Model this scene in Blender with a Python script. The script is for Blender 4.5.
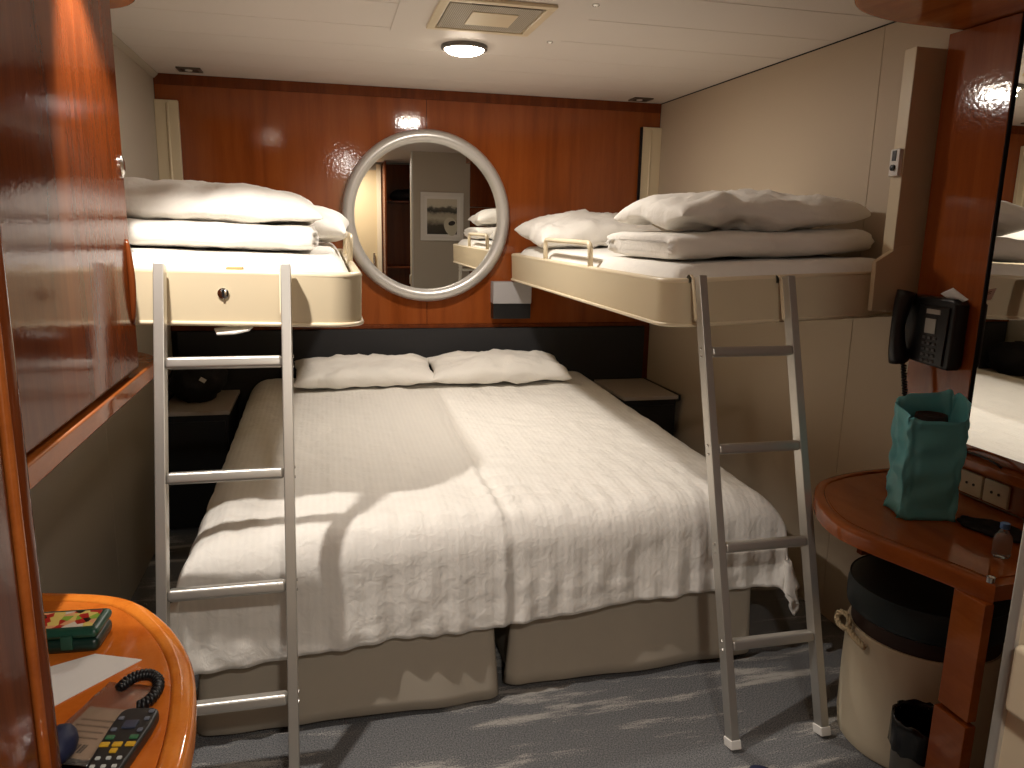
import bpy, bmesh, math, random
from mathutils import Vector, Matrix, noise, Euler
random.seed(7)
for o in list(bpy.data.objects): bpy.data.objects.remove(o)
S = bpy.context.scene
COL = S.collection
pi = math.pi
W, H = 2.568, 2.1                       # cabin width, ceiling height (m)

# ------------------------------------------------------------------ camera
def make_camera():
    cd = bpy.data.cameras.new('camera'); co = bpy.data.objects.new('camera', cd); COL.objects.link(co)
    yaw, pt, ro, f = 0.2393, -0.2031, 0.0202, 764.234
    fw = Vector((math.sin(yaw)*math.cos(pt), math.cos(yaw)*math.cos(pt), math.sin(pt)))
    r = Vector((math.cos(yaw), -math.sin(yaw), 0)); u = r.cross(fw)
    r2 = math.cos(ro)*r + math.sin(ro)*u; u2 = -math.sin(ro)*r + math.cos(ro)*u
    m = Matrix((r2, u2, -fw)).transposed().to_4x4(); m.translation = Vector((0.7633, -4.089, 1.428))
    co.matrix_world = m
    cd.sensor_fit = 'HORIZONTAL'; cd.sensor_width = 36; cd.lens = f/1024*36; cd.clip_start = .02
    S.camera = co
make_camera()

# ------------------------------------------------------------------ world, lamps, exposure
wd = bpy.data.worlds.new('world'); S.world = wd; wd.use_nodes = True
wd.node_tree.nodes['Background'].inputs[0].default_value = (1, .9, .78, 1)
wd.node_tree.nodes['Background'].inputs[1].default_value = .02
S.view_settings.view_transform = 'Standard'; S.view_settings.look = 'None'
S.view_settings.exposure = -0.05; S.view_settings.gamma = 1.0; S.view_settings.use_curve_mapping = False
WARM = (1.0, .935, .865)
L1 = Vector((1.30, -1.01, H-.045)); L2 = Vector((.378, -2.44, H-.045)); L3 = Vector((1.0, -4.45, H-.045))
def area_lamp(name, loc, power, size):
    ld = bpy.data.lights.new(name, 'AREA'); ld.shape = 'DISK'; ld.size = size; ld.energy = power; ld.color = WARM
    o = bpy.data.objects.new(name, ld); COL.objects.link(o); o.location = loc; return o
area_lamp("downlight_glow", L1, 13, .13)
area_lamp('corridor_glow', L3, 20, .13)
def spot_lamp(name, loc, axis, power, half):
    ld = bpy.data.lights.new(name, 'SPOT'); ld.energy = power; ld.color = WARM; ld.shadow_soft_size = .022
    ld.spot_size = 2*half; ld.spot_blend = .35
    o = bpy.data.objects.new(name, ld); COL.objects.link(o); o.location = loc
    o.rotation_euler = Vector(axis).to_track_quat('-Z', 'Y').to_euler(); return o
spot_lamp('gimbal_spot_glow', L2, (.234, .313, -.92), 82, math.radians(38.5))

# ------------------------------------------------------------------ materials
def srgb(r, g, b):
    def c(v):
        v /= 255
        return v/12.92 if v <= .04045 else ((v+.055)/1.055)**2.4
    return (c(r), c(g), c(b), 1)
MATS = {}
class NT:
    def __init__(s, m): s.t = m.node_tree; s.n = s.t.nodes; s.l = s.t.links; s.b = s.n['Principled BSDF']
    def add(s, typ, **kw):
        n = s.n.new(typ)
        for k, v in kw.items(): setattr(n, k, v)
        return n
def mat(name, col, rough=.5, metal=0, coat=0, bump=0, bscale=200, var=0, vscale=8, alpha=None, trans=0, emit=None, spec=None, sheen=0):
    if name in MATS: return MATS[name]
    m = bpy.data.materials.new(name); m.use_nodes = True; k = NT(m); b = k.b
    b.inputs['Base Color'].default_value = srgb(*col); b.inputs['Roughness'].default_value = rough
    b.inputs['Metallic'].default_value = metal; b.inputs['Coat Weight'].default_value = coat
    b.inputs['Coat Roughness'].default_value = .06
    if sheen: b.inputs['Sheen Weight'].default_value = sheen
    if spec is not None: b.inputs['Specular IOR Level'].default_value = spec
    if trans: b.inputs['Transmission Weight'].default_value = trans; b.inputs['IOR'].default_value = 1.35
    if emit: b.inputs['Emission Color'].default_value = srgb(*emit[0]); b.inputs['Emission Strength'].default_value = emit[1]
    geo = k.add('ShaderNodeNewGeometry')
    if var:
        nz = k.add('ShaderNodeTexNoise'); nz.inputs['Scale'].default_value = vscale; nz.inputs['Detail'].default_value = 5
        k.l.new(geo.outputs['Position'], nz.inputs['Vector'])
        mx = k.add('ShaderNodeMix', data_type='RGBA')
        c = srgb(*col); mx.inputs[6].default_value = tuple(v*(1-var) for v in c[:3])+(1,); mx.inputs[7].default_value = tuple(min(1, v*(1+var)) for v in c[:3])+(1,)
        k.l.new(nz.outputs['Fac'], mx.inputs[0]); k.l.new(mx.outputs[2], b.inputs['Base Color'])
    if bump:
        nz = k.add('ShaderNodeTexNoise'); nz.inputs['Scale'].default_value = bscale; nz.inputs['Detail'].default_value = 3
        k.l.new(geo.outputs['Position'], nz.inputs['Vector'])
        bp = k.add('ShaderNodeBump'); bp.inputs['Strength'].default_value = bump; bp.inputs['Distance'].default_value = .002
        k.l.new(nz.outputs['Fac'], bp.inputs['Height']); k.l.new(bp.outputs[0], b.inputs['Normal'])
    MATS[name] = m; return m
def wood(name, dark, mid, light, scale=(9, 9, .7), rough=.4, coat=.8, spec=0.0, crough=.07):
    m = bpy.data.materials.new(name); m.use_nodes = True; k = NT(m)
    geo = k.add('ShaderNodeNewGeometry'); mp = k.add('ShaderNodeMapping'); mp.inputs['Scale'].default_value = scale
    k.l.new(geo.outputs['Position'], mp.inputs['Vector'])
    n1 = k.add('ShaderNodeTexNoise'); n1.inputs['Scale'].default_value = 2.2; n1.inputs['Detail'].default_value = 6; n1.inputs['Distortion'].default_value = .6
    k.l.new(mp.outputs[0], n1.inputs['Vector'])
    n2 = k.add('ShaderNodeTexNoise'); n2.inputs['Scale'].default_value = 30; n2.inputs['Detail'].default_value = 4
    k.l.new(mp.outputs[0], n2.inputs['Vector'])
    mx = k.add('ShaderNodeMath', operation='MULTIPLY_ADD'); mx.inputs[1].default_value = .25; k.l.new(n2.outputs['Fac'], mx.inputs[0]); k.l.new(n1.outputs['Fac'], mx.inputs[2])
    cr = k.add('ShaderNodeValToRGB'); e = cr.color_ramp.elements
    e[0].position = .38; e[0].color = srgb(*dark); e[1].position = .86; e[1].color = srgb(*light)
    q = e.new(.6); q.color = srgb(*mid)
    k.l.new(mx.outputs[0], cr.inputs[0]); k.l.new(cr.outputs[0], k.b.inputs['Base Color'])
    k.b.inputs['Roughness'].default_value = rough; k.b.inputs['Coat Weight'].default_value = coat; k.b.inputs['Coat Roughness'].default_value = crough
    no = k.add('ShaderNodeTexNoise'); no.inputs['Scale'].default_value = 70; k.l.new(geo.outputs['Position'], no.inputs['Vector'])
    bp = k.add('ShaderNodeBump'); bp.inputs['Strength'].default_value = .25; bp.inputs['Distance'].default_value = .0012
    k.l.new(no.outputs['Fac'], bp.inputs['Height']); k.l.new(bp.outputs[0], k.b.inputs['Coat Normal'])
    k.b.inputs['Specular IOR Level'].default_value = spec
    MATS[name] = m; return m
def bedding(name, col, stripe=True, rough=.75):
    m = bpy.data.materials.new(name); m.use_nodes = True; k = NT(m)
    k.b.inputs['Base Color'].default_value = srgb(*col); k.b.inputs['Roughness'].default_value = rough
    k.b.inputs['Sheen Weight'].default_value = .15
    geo = k.add('ShaderNodeNewGeometry')
    nz = k.add('ShaderNodeTexNoise'); nz.inputs['Scale'].default_value = 26; nz.inputs['Detail'].default_value = 5; nz.inputs['Distortion'].default_value = .8
    k.l.new(geo.outputs['Position'], nz.inputs['Vector'])
    b1 = k.add('ShaderNodeBump'); b1.inputs['Strength'].default_value = .36; b1.inputs['Distance'].default_value = .012
    k.l.new(nz.outputs['Fac'], b1.inputs['Height'])
    last = b1
    if stripe:
        wv = k.add('ShaderNodeTexWave', bands_direction='X'); wv.inputs['Scale'].default_value = 16; wv.inputs['Distortion'].default_value = .35
        k.l.new(geo.outputs['Position'], wv.inputs['Vector'])
        b2 = k.add('ShaderNodeBump'); b2.inputs['Strength'].default_value = .12; b2.inputs['Distance'].default_value = .003
        k.l.new(wv.outputs['Fac'], b2.inputs['Height']); k.l.new(b1.outputs[0], b2.inputs['Normal']); last = b2
        mx = k.add('ShaderNodeMix', data_type='RGBA'); c = srgb(*col)
        mx.inputs[6].default_value = tuple(v*.975 for v in c[:3])+(1,); mx.inputs[7].default_value = c
        k.l.new(wv.outputs['Fac'], mx.inputs[0]); k.l.new(mx.outputs[2], k.b.inputs['Base Color'])
    k.l.new(last.outputs[0], k.b.inputs['Normal'])
    MATS[name] = m; return m
def carpet():
    m = bpy.data.materials.new('carpet'); m.use_nodes = True; k = NT(m)
    geo = k.add('ShaderNodeNewGeometry')
    sp = k.add('ShaderNodeTexNoise'); sp.inputs['Scale'].default_value = 260; sp.inputs['Detail'].default_value = 2
    k.l.new(geo.outputs['Position'], sp.inputs['Vector'])
    c1 = k.add('ShaderNodeValToRGB'); c1.color_ramp.elements[0].color = srgb(72, 73, 75); c1.color_ramp.elements[1].color = srgb(148, 147, 146)
    c1.color_ramp.elements[0].position = .3; c1.color_ramp.elements[1].position = .75
    k.l.new(sp.outputs['Fac'], c1.inputs[0])
    mp = k.add('ShaderNodeMapping'); mp.inputs['Rotation'].default_value = (0, 0, -.12); mp.inputs['Scale'].default_value = (1.5, 8.5, 1)
    mp.inputs['Location'].default_value = (.35, .15, 0)
    k.l.new(geo.outputs['Position'], mp.inputs['Vector'])
    st = k.add('ShaderNodeTexNoise'); st.inputs['Scale'].default_value = 1.25; st.inputs['Detail'].default_value = 6; st.inputs['Roughness'].default_value = .62
    k.l.new(mp.outputs[0], st.inputs['Vector'])
    ad = k.add('ShaderNodeMath', operation='MULTIPLY_ADD'); ad.inputs[1].default_value = .22
    k.l.new(sp.outputs['Fac'], ad.inputs[0]); k.l.new(st.outputs['Fac'], ad.inputs[2])
    c2 = k.add('ShaderNodeValToRGB'); c2.color_ramp.elements[0].position = .645; c2.color_ramp.elements[1].position = .73
    k.l.new(ad.outputs[0], c2.inputs[0])
    mx = k.add('ShaderNodeMix', data_type='RGBA'); mx.inputs[7].default_value = srgb(180, 175, 167)
    k.l.new(c2.outputs[0], mx.inputs[0]); k.l.new(c1.outputs[0], mx.inputs[6]); k.l.new(mx.outputs[2], k.b.inputs['Base Color'])
    k.b.inputs['Roughness'].default_value = .95; k.b.inputs['Specular IOR Level'].default_value = .1
    bp = k.add('ShaderNodeBump'); bp.inputs['Strength'].default_value = .6; bp.inputs['Distance'].default_value = .004
    k.l.new(sp.outputs['Fac'], bp.inputs['Height']); k.l.new(bp.outputs[0], k.b.inputs['Normal'])
    MATS['carpet'] = m; return m
M_carpet = carpet()
M_red = wood('cherry_wood', (88, 41, 17), (106, 50, 21), (122, 61, 27), coat=.6, crough=.12)
M_wall = wood('cherry_veneer', (126, 62, 26), (142, 72, 31), (154, 82, 37), scale=(7, 7, .5), coat=1.0)
M_table = wood('amber_wood', (190, 94, 30), (208, 110, 38), (218, 122, 46), scale=(5, 5, 5))
M_desk = wood('desk_wood', (146, 75, 31), (164, 88, 37), (180, 101, 45), scale=(6, 1.5, 6))
M_edge = wood('edge_wood', (206, 108, 34), (224, 128, 44), (234, 146, 60), scale=(6, 6, 2))
M_beige = mat('beige_laminate', (190, 173, 150), .55, bump=.05, bscale=500, var=.02, vscale=3)
M_grey = mat('greyish_laminate', (180, 170, 154), .55, var=.02, vscale=3)
M_ceil = mat('ceiling_white', (222, 213, 204), .5, var=.015)
M_cream = mat('cream_enamel', (216, 200, 168), .38, coat=.15)
M_cream_d = mat('cream_rim', (232, 216, 184), .35, coat=.2)
M_alu = mat('brushed_aluminium', (196, 192, 184), .36, metal=.75, bump=.02, bscale=90)
M_chrome = mat('chrome', (210, 208, 204), .15, metal=1)
M_silver = mat('silver_frame', (206, 202, 196), .3, metal=.5, bump=.08, bscale=60)
M_mirror = mat('mirror_glass', (238, 238, 234), .0, metal=1)
M_black = mat('black_plastic', (18, 18, 20), .4)
M_blackf = mat('black_fabric', (20, 19, 21), .85, bump=.2, bscale=300)
M_head = mat('charcoal_fabric', (46, 45, 46), .9, bump=.2, bscale=400, var=.08, vscale=40)
M_duvet = bedding('striped_duvet', (236, 231, 222))
M_linen = bedding('white_linen', (236, 231, 222), stripe=False)
M_sheet = bedding('bottom_sheet', (240, 236, 228), stripe=False)
M_skirt = mat('taupe_skirt', (176, 165, 148), .9, bump=.15, bscale=500, var=.03, vscale=20)
M_white = mat('white_plastic', (232, 228, 220), .45)
M_paper = mat('white_paper', (240, 236, 230), .8)
M_stool = mat('cream_leatherette', (208, 194, 166), .5, bump=.05, bscale=300)
M_teal_d = mat('dark_teal_leatherette', (22, 38, 42), .45, bump=.05, bscale=250)
M_brown_d = mat('dark_brown', (48, 26, 16), .6)
M_bag = mat('teal_carrier', (112, 200, 212), .3, var=.1, vscale=10)
M_binbag = mat('black_bin_liner', (12, 12, 13), .22)
M_steel = mat('bin_steel', (120, 116, 108), .35, metal=.8)
M_rope = mat('rope', (196, 178, 142), .9, bump=.5, bscale=160)
M_glow = mat('lamp_lens', (255, 244, 225), .4, emit=((255, 240, 218), 40))
M_glow2 = mat('spot_lens', (255, 244, 225), .4, emit=((255, 240, 218), 30))
M_dark = mat('dark_gap', (14, 11, 9), .9)
M_ring = mat('grey_ring', (120, 116, 110), .35, metal=.7)
M_darkwood = wood('dark_wood', (40, 16, 9), (58, 24, 13), (74, 34, 18))
M_door = mat('cream_door', (214, 192, 150), .5)

# ------------------------------------------------------------------ mesh helpers
def box(bm, x0, x1, y0, y1, z0, z1, bev=0, seg=2):
    x0, x1 = sorted((x0, x1)); y0, y1 = sorted((y0, y1)); z0, z1 = sorted((z0, z1))
    t = bmesh.new()
    v = [t.verts.new((x, y, z)) for x in (x0, x1) for y in (y0, y1) for z in (z0, z1)]
    for f in ((0,1,3,2), (4,6,7,5), (0,4,5,1), (2,3,7,6), (0,2,6,4), (1,5,7,3)): t.faces.new([v[i] for i in f])
    bmesh.ops.recalc_face_normals(t, faces=t.faces)
    if bev: bmesh.ops.bevel(t, geom=list(t.edges), offset=bev, segments=seg, affect='EDGES', profile=.5)
    merge(bm, t)
def merge(bm, t, mtx=None):
    if mtx is not None: t.transform(mtx)
    vm = {}
    for v in t.verts: vm[v] = bm.verts.new(v.co)
    for f in t.faces:
        try: bm.faces.new([vm[v] for v in f.verts])
        except ValueError: pass
    t.free()
def prism(bm, pts, z0, z1, bev=0, seg=2):
    t = bmesh.new()
    a = [t.verts.new((p[0], p[1], z0)) for p in pts]; b = [t.verts.new((p[0], p[1], z1)) for p in pts]
    t.faces.new(a); t.faces.new(b); n = len(pts)
    for i in range(n): t.faces.new((a[i], a[(i+1) % n], b[(i+1) % n], b[i]))
    bmesh.ops.recalc_face_normals(t, faces=t.faces)
    if bev:
        ed = [e for e in t.edges if abs(e.verts[0].co.z-e.verts[1].co.z) < 1e-6]
        bmesh.ops.bevel(t, geom=ed, offset=bev, segments=seg, affect='EDGES', profile=.5)
    merge(bm, t)
def tube(bm, pts, r, n=10, closed=False, cap=True):
    pts = [Vector(p) for p in pts]; m = len(pts); rings = []
    up = None
    for i, p in enumerate(pts):
        if closed: d = pts[(i+1) % m]-pts[i-1]
        else: d = pts[min(i+1, m-1)]-pts[max(i-1, 0)]
        d.normalize()
        if up is None:
            up = Vector((0, 0, 1)) if abs(d.z) < .9 else Vector((1, 0, 0))
        s = d.cross(up).normalized(); up = s.cross(d).normalized()
        rr = r[i] if isinstance(r, (list, tuple)) else r
        rings.append([bm.verts.new(p+rr*(math.cos(2*pi*j/n)*s+math.sin(2*pi*j/n)*up)) for j in range(n)])
    for i in range(m if closed else m-1):
        A, B = rings[i], rings[(i+1) % m]
        for j in range(n): bm.faces.new((A[j], A[(j+1) % n], B[(j+1) % n], B[j]))
    if cap and not closed: bm.faces.new(rings[0][::-1]); bm.faces.new(rings[-1])
def lathe(bm, prof, c, n=40, cap=True, mtx=None):
    t = bmesh.new(); rings = []
    for r, z in prof: rings.append([t.verts.new((r*math.cos(2*pi*j/n), r*math.sin(2*pi*j/n), z)) for j in range(n)])
    for A, B in zip(rings, rings[1:]):
        for j in range(n): t.faces.new((A[j], A[(j+1) % n], B[(j+1) % n], B[j]))
    if cap: t.faces.new(rings[0][::-1]); t.faces.new(rings[-1])
    bmesh.ops.recalc_face_normals(t, faces=t.faces)
    merge(bm, t, Matrix.Translation(c) @ (mtx or Matrix.Identity(4)))
def arc(cx, cy, r, a0, a1, n=8, ry=None):
    ry = r if ry is None else ry
    return [(cx+r*math.cos(math.radians(a0+(a1-a0)*i/n)), cy+ry*math.sin(math.radians(a0+(a1-a0)*i/n))) for i in range(n+1)]

def wm(o): return (wm(o.parent) @ o.matrix_basis) if o.parent else o.matrix_basis.copy()
def tag(o, label=None, cat=None, group=None, kind=None):
    if label: o['label'] = label
    if cat: o['category'] = cat
    if group: o['group'] = group
    if kind: o['kind'] = kind
    return o
def thing(name, label, cat, loc=(0, 0, 0), rot=(0, 0, 0), group=None):
    o = bpy.data.objects.new(name, None); COL.objects.link(o); o.empty_display_size = .05
    o.location = loc; o.rotation_euler = rot
    return tag(o, label, cat, group)
def obj(name, bm, m, parent=None, smooth=False, local=False, base=None, label=None):
    """bm in world coordinates unless local"""
    me = bpy.data.meshes.new(name)
    bmesh.ops.recalc_face_normals(bm, faces=bm.faces)
    if parent is not None and not local: bm.transform(wm(parent).inverted())
    if parent is None and not local:
        if base is None:
            xs = [v.co for v in bm.verts]
            base = Vector(((min(v.x for v in xs)+max(v.x for v in xs))/2, (min(v.y for v in xs)+max(v.y for v in xs))/2, min(v.z for v in xs)))
        bm.transform(Matrix.Translation(-Vector(base)))
    bm.to_mesh(me); bm.free()
    me.materials.append(m)
    if smooth:
        for p in me.polygons: p.use_smooth = True
        if smooth != 'all':
            me.set_sharp_from_angle(angle=math.radians(40))
    o = bpy.data.objects.new(name, me); COL.objects.link(o)
    if smooth is True:
        wn = o.modifiers.new('face_weighted_normals', 'WEIGHTED_NORMAL'); wn.weight = 100; wn.keep_sharp = True
    if parent is not None: o.parent = parent
    elif base is not None: o.location = base
    if label: o['label'] = label
    return o
def B(): return bmesh.new()
def bx(name, dims, m, parent=None, bev=.002, seg=2, label=None, smooth=True):
    b = B(); box(b, *dims, bev, seg); return obj(name, b, m, parent, smooth=smooth, label=label)
def nz(x, y, z=0): return noise.noise(Vector((x, y, z)))

# ------------------------------------------------------------------ the setting
tag(bx('floor', (-.1, W+.1, -5.1, .1, -.06, 0), M_carpet, bev=0), kind='structure')
ceil = tag(bx('ceiling', (-.1, W+.1, -5.1, .1, H+.012, H+.07), M_dark, bev=0), kind='structure')
ys = [0.0, -.10, -.29, -.59, -.89, -1.2] + [-1.2-.31*i for i in range(1, 13)]
for a, c in zip(ys, ys[1:]):
    c = max(c, -5.0)
    if a-c < .02: continue
    bx('ceiling_panel', (0, W, a-.002, c+.002, H, H+.0135), M_ceil, ceil, bev=.0035)
# access hatch in the ceiling, with screws
hb = bx('access_hatch', (1.005, 1.622, -1.85, -1.172, H-.004, H+.0005), M_ceil, ceil, bev=.0015)
for x, y in ((1.585, -1.20), (1.585, -1.70), (1.04, -1.70)):
    b = B(); lathe(b, [(.012, 0), (.012, -.003), (.007, -.006), (.004, -.003)], (x, y, H-.004), 16); obj('screw', b, M_chrome, hb, True)

wl = tag(bx('wall_left', (-.1, -.012, -5.1, .0, 0, H), M_dark, bev=0), kind='structure')
for a, c in ((0, -1.25), (-1.25, -2.45), (-2.45, -5.0)): bx('wall_panel', (-.012, 0, a-.001, c+.001, 0, H), M_grey, wl, bev=.0015)
wr = tag(bx('wall_right', (W+.012, W+.1, -5.1, .0, 0, H), M_dark, bev=0), kind='structure')
for a, c in ((0, -1.755), (-1.755, -2.9), (-2.9, -5.0)): bx('wall_panel', (W, W+.012, a-.001, c+.001, 0, H), M_beige, wr, bev=.0015)
wb = tag(bx('wall_back', (-.1, W+.1, .012, .1, 0, H), M_dark, bev=0), kind='structure')
for a, c in ((0, 1.283), (1.283, W)): bx('veneer_panel', (a+.0012, c-.0012, 0, .012, .905, 2.052), M_wall, wb, bev=.0012)
bx('top_rail', (0, W, -.006, .012, 2.052, H), M_darkwood if False else M_red, wb, bev=.002)
bx('bottom_rail', (0, W, -.012, .012, .884, .905), M_red, wb, bev=.003)
bx('lower_panel', (0, W, 0, .012, 0, .884), M_dark, wb, bev=0)
bx('corner_strip', (2.534, W, -.014, .0, .0, .884), M_red, wb, bev=.003)
we = tag(bx('wall_entry', (-.1, W+.1, -5.1, -5.0, 0, H), M_grey, bev=0), kind='structure')
# ceiling trims along the side walls
b = B(); prism(b, [(0, 0), (.022, 0), (.022, -.006), (.006, -.022), (0, -.022)], 0, 3.1); b.transform(Matrix(((1,0,0,0),(0,0,-1,0),(0,1,0,H),(0,0,0,1))))
tag(obj('trim_1', b, M_grey), kind='structure')
b = B(); box(b, W-.003, W, -3.3, 0, H-.004, H); tag(obj('trim_2', b, M_dark), kind='structure')
# bathroom partition beside the camera
wp = tag(bx('wall_bathroom', (1.575, W, -3.56, -3.402, 0, H), M_grey, bev=0), kind='structure')
bx('side_face', (1.569, 1.575, -3.56, -3.408, 0, H), M_stool, wp, bev=0)
b = B(); box(b, 1.563, 1.582, -3.412, -3.396, 0, H, .004); obj('corner_trim', b, M_alu, wp, True, label='grey metal corner trim')
bx('wood_panel', (2.125, W, -3.402, -3.385, 0, 1.60), M_red, wp); bx('wood_panel', (2.125, W, -3.402, -3.385, 1.606, H), M_red, wp)
d1 = tag(bx('door_1', (.95, 1.34, -5.0, -4.955, 0, 2.02), M_door, bev=.004), kind='structure')
bx('door_frame', (.9, .95, -5.0, -4.94, 0, 2.08), M_cream_d, d1); bx('door_frame', (1.34, 1.39, -5.0, -4.94, 0, 2.08), M_cream_d, d1)
bx('door_handle', (1.29, 1.31, -4.955, -4.92, .98, 1.1), M_chrome, d1, .004)

# ------------------------------------------------------------------ ceiling fittings
def downlight(loc, label, r, lens):
    t = thing('downlight', label, 'ceiling light', (loc[0], loc[1], H-.012))
    b = B(); n = 40
    lathe(b, [(r*.84, .013), (r*.84, -.001), (r*.9, -.004), (r, -.001), (r*1.02, .006), (r*1.0, .0125)], (loc[0], loc[1], H-.012), n, cap=False)
    obj('trim_ring', b, M_ring, t, True)
    b = B(); lathe(b, [(r*.86, .012), (r*.85, -.004), (r*.74, -.012), (r*.5, -.019), (r*.2, -.022), (.001, -.0225)], (loc[0], loc[1], H-.012), n); obj('lens', b, lens, t, True)
    return t
downlight(L1, 'lit round downlight with grey ring in the ceiling beside the vent', .088, M_glow)
downlight(L2, 'small lit downlight in the ceiling above the wooden wall cabinet', .045, M_glow2)
downlight(L3, 'lit round downlight in the ceiling of the entrance passage', .088, M_glow)
def reading_spot(x, y, label):
    t = thing('recessed_spot', label, 'spotlight', (x, y, H-.006), group='small square ceiling spots by the veneer wall')
    b = B(); s, q = .052, .036
    for d in ((x-s, x+s, y-q-.012, y-q), (x-s, x+s, y+q, y+q+.012), (x-s, x-s+.014, y-q, y+q), (x+s-.014, x+s, y-q, y+q)):
        box(b, d[0], d[1], d[2], d[3], H-.007, H, .001)
    obj('bezel', b, mat('spot_bezel', (96, 86, 74), .4, metal=.5), t, True)
    bx('recess', (x-s+.014, x+s-.014, y-q, y+q, H-.003, H), M_brown_d, t, 0)
    b = B(); lathe(b, [(.016, 0), (.016, -.004), (.006, -.006)], (x-.005, y+.006, H-.003), 16); obj('bulb', b, M_white, t, True)
reading_spot(.185, -.155, 'small square unlit ceiling spot near the left end of the veneer wall')
reading_spot(2.40, -.115, 'small square unlit ceiling spot near the right end of the veneer wall')
# air vent
t = thing('air_vent', 'cream perforated square air vent in the ceiling hatch', 'vent', (1.298, -1.47, H-.02))
x0, x1, y0, y1 = 1.118, 1.478, -1.665, -1.285
b = B()
for d in ((x0, x1, y0, y0+.028), (x0, x1, y1-.028, y1), (x0, x0+.028, y0+.028, y1-.028), (x1-.028, x1, y0+.028, y1-.028)): box(b, d[0], d[1], d[2], d[3], H-.016, H-.004, .004)
obj('frame', b, M_cream_d, t, True)
pm = bpy.data.materials.new('perforated_metal'); pm.use_nodes = True; k = NT(pm)
geo = k.add('ShaderNodeNewGeometry'); vo = k.add('ShaderNodeTexVoronoi'); vo.inputs['Scale'].default_value = 160; vo.inputs['Randomness'].default_value = 0
k.l.new(geo.outputs['Position'], vo.inputs['Vector']); cr = k.add('ShaderNodeValToRGB'); cr.color_ramp.elements[0].color = srgb(96, 88, 76); cr.color_ramp.elements[1].color = srgb(190, 180, 162)
cr.color_ramp.elements[0].position = .25; cr.color_ramp.elements[1].position = .4
k.l.new(vo.outputs['Distance'], cr.inputs[0]); k.l.new(cr.outputs[0], k.b.inputs['Base Color'])
bx('perforated_plate', (x0+.034, x1-.034, y0+.05, y1-.034, H-.013, H-.004), pm, t)
bx('centre_plate', (x0+.115, x1-.095, y0+.12, y1-.105, H-.016, H-.012), M_cream_d, t)
bx('slot', (x0+.1, x1-.02, y0+.026, y0+.05, H-.011, H-.004), M_dark, t, 0)

# ------------------------------------------------------------------ headboard, nightstands, back wall fittings
bx('headboard', (.03, 2.533, -.03, -.001, .30, .882), M_head, bev=.006)
tag(bpy.data.objects['headboard'], 'long low charcoal headboard panel under the veneer wall', 'headboard')
t = thing('round_mirror', 'large round mirror in a rounded silver frame on the veneer wall', 'mirror', (1.283, -.004, 1.03))
b = B(); R0 = .405
tube(b, [(1.283+R0*math.cos(a), -.028, 1.468+R0*math.sin(a)) for a in [2*pi*i/72 for i in range(72)]], .033, 14, closed=True)
obj('frame', b, M_silver, t, 'all')
b = B(); lathe(b, [(.001, 0), (.392, 0), (.392, .01), (.001, .01)], (1.283, -.012, 1.468), 72, mtx=Matrix.Rotation(pi/2, 4, 'X')); obj('glass', b, M_mirror, t, True)
t = thing('wall_box', 'small grey and black box on the veneer wall below the round mirror', 'wall fitting', (1.735, 0, .94))
bx('upper_body', (1.63, 1.842, -.075, -.001, 1.02, 1.136), mat('pale_grey', (172, 168, 168), .5), t, .004)
bx('lower_body', (1.632, 1.84, -.07, -.001, .938, 1.02), M_black, t, .003)

def nightstand(x0, x1, y0, label):
    t = thing('nightstand', label, 'nightstand', ((x0+x1)/2, y0/2, 0), group='nightstands either side of the bed')
    bx('body', (x0+.01, x1-.01, y0+.012, -.034, .02, .56), M_black, t, .003)
    bx('top', (x0, x1, y0, -.032, .56, .58), mat('nightstand_top', (178, 166, 154), .5), t, .003)
    bx('edge_strip', (x1-.004 if x0 > 1 else x0-.004, x1+.008 if x0 > 1 else x0+.004, y0-.004, -.032, .556, .584), M_black, t, .002)
    bx('drawer_front', (x0+.02, x1-.02, y0+.002, y0+.011, .3, .53), M_black, t, .002)
    bx('drawer_front', (x0+.02, x1-.02, y0+.002, y0+.011, .04, .29), M_black, t, .002)
nightstand(2.235, 2.54, -.50, 'black nightstand with pale top beside the right-hand wall')
nightstand(.012, .315, -.49, 'black nightstand with pale top in the dark under the cabinet-side bunk')
# black bag with a small tag on the left nightstand
t = thing('black_bag', 'slumped black bag with small white tag on the dark nightstand', 'bag', (.15, -.25, .58))
b = B(); tt = bmesh.new(); bmesh.ops.create_icosphere(tt, subdivisions=4, radius=1)
for v in tt.verts:
    k_ = 1+.18*nz(v.co.x*2, v.co.y*2, v.co.z*2)+.06*nz(v.co.x*7, v.co.y*7, v.co.z*7)
    v.co = Vector((v.co.x*.125*k_, v.co.y*.15*k_, max(max(-.9, v.co.z)*.11*k_, -.096)))
merge(b, tt, Matrix.Translation((.15, -.22, .58+.0965))); obj('body', b, M_blackf, t, 'all')
b = B(); box(b, -.014, .014, -.001, .001, -.01, .01); b.transform(Matrix.Translation((.19, -.365, .70)) @ Euler((.3, .6, .2)).to_matrix().to_4x4()); obj('tag', b, M_white, t)

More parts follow.
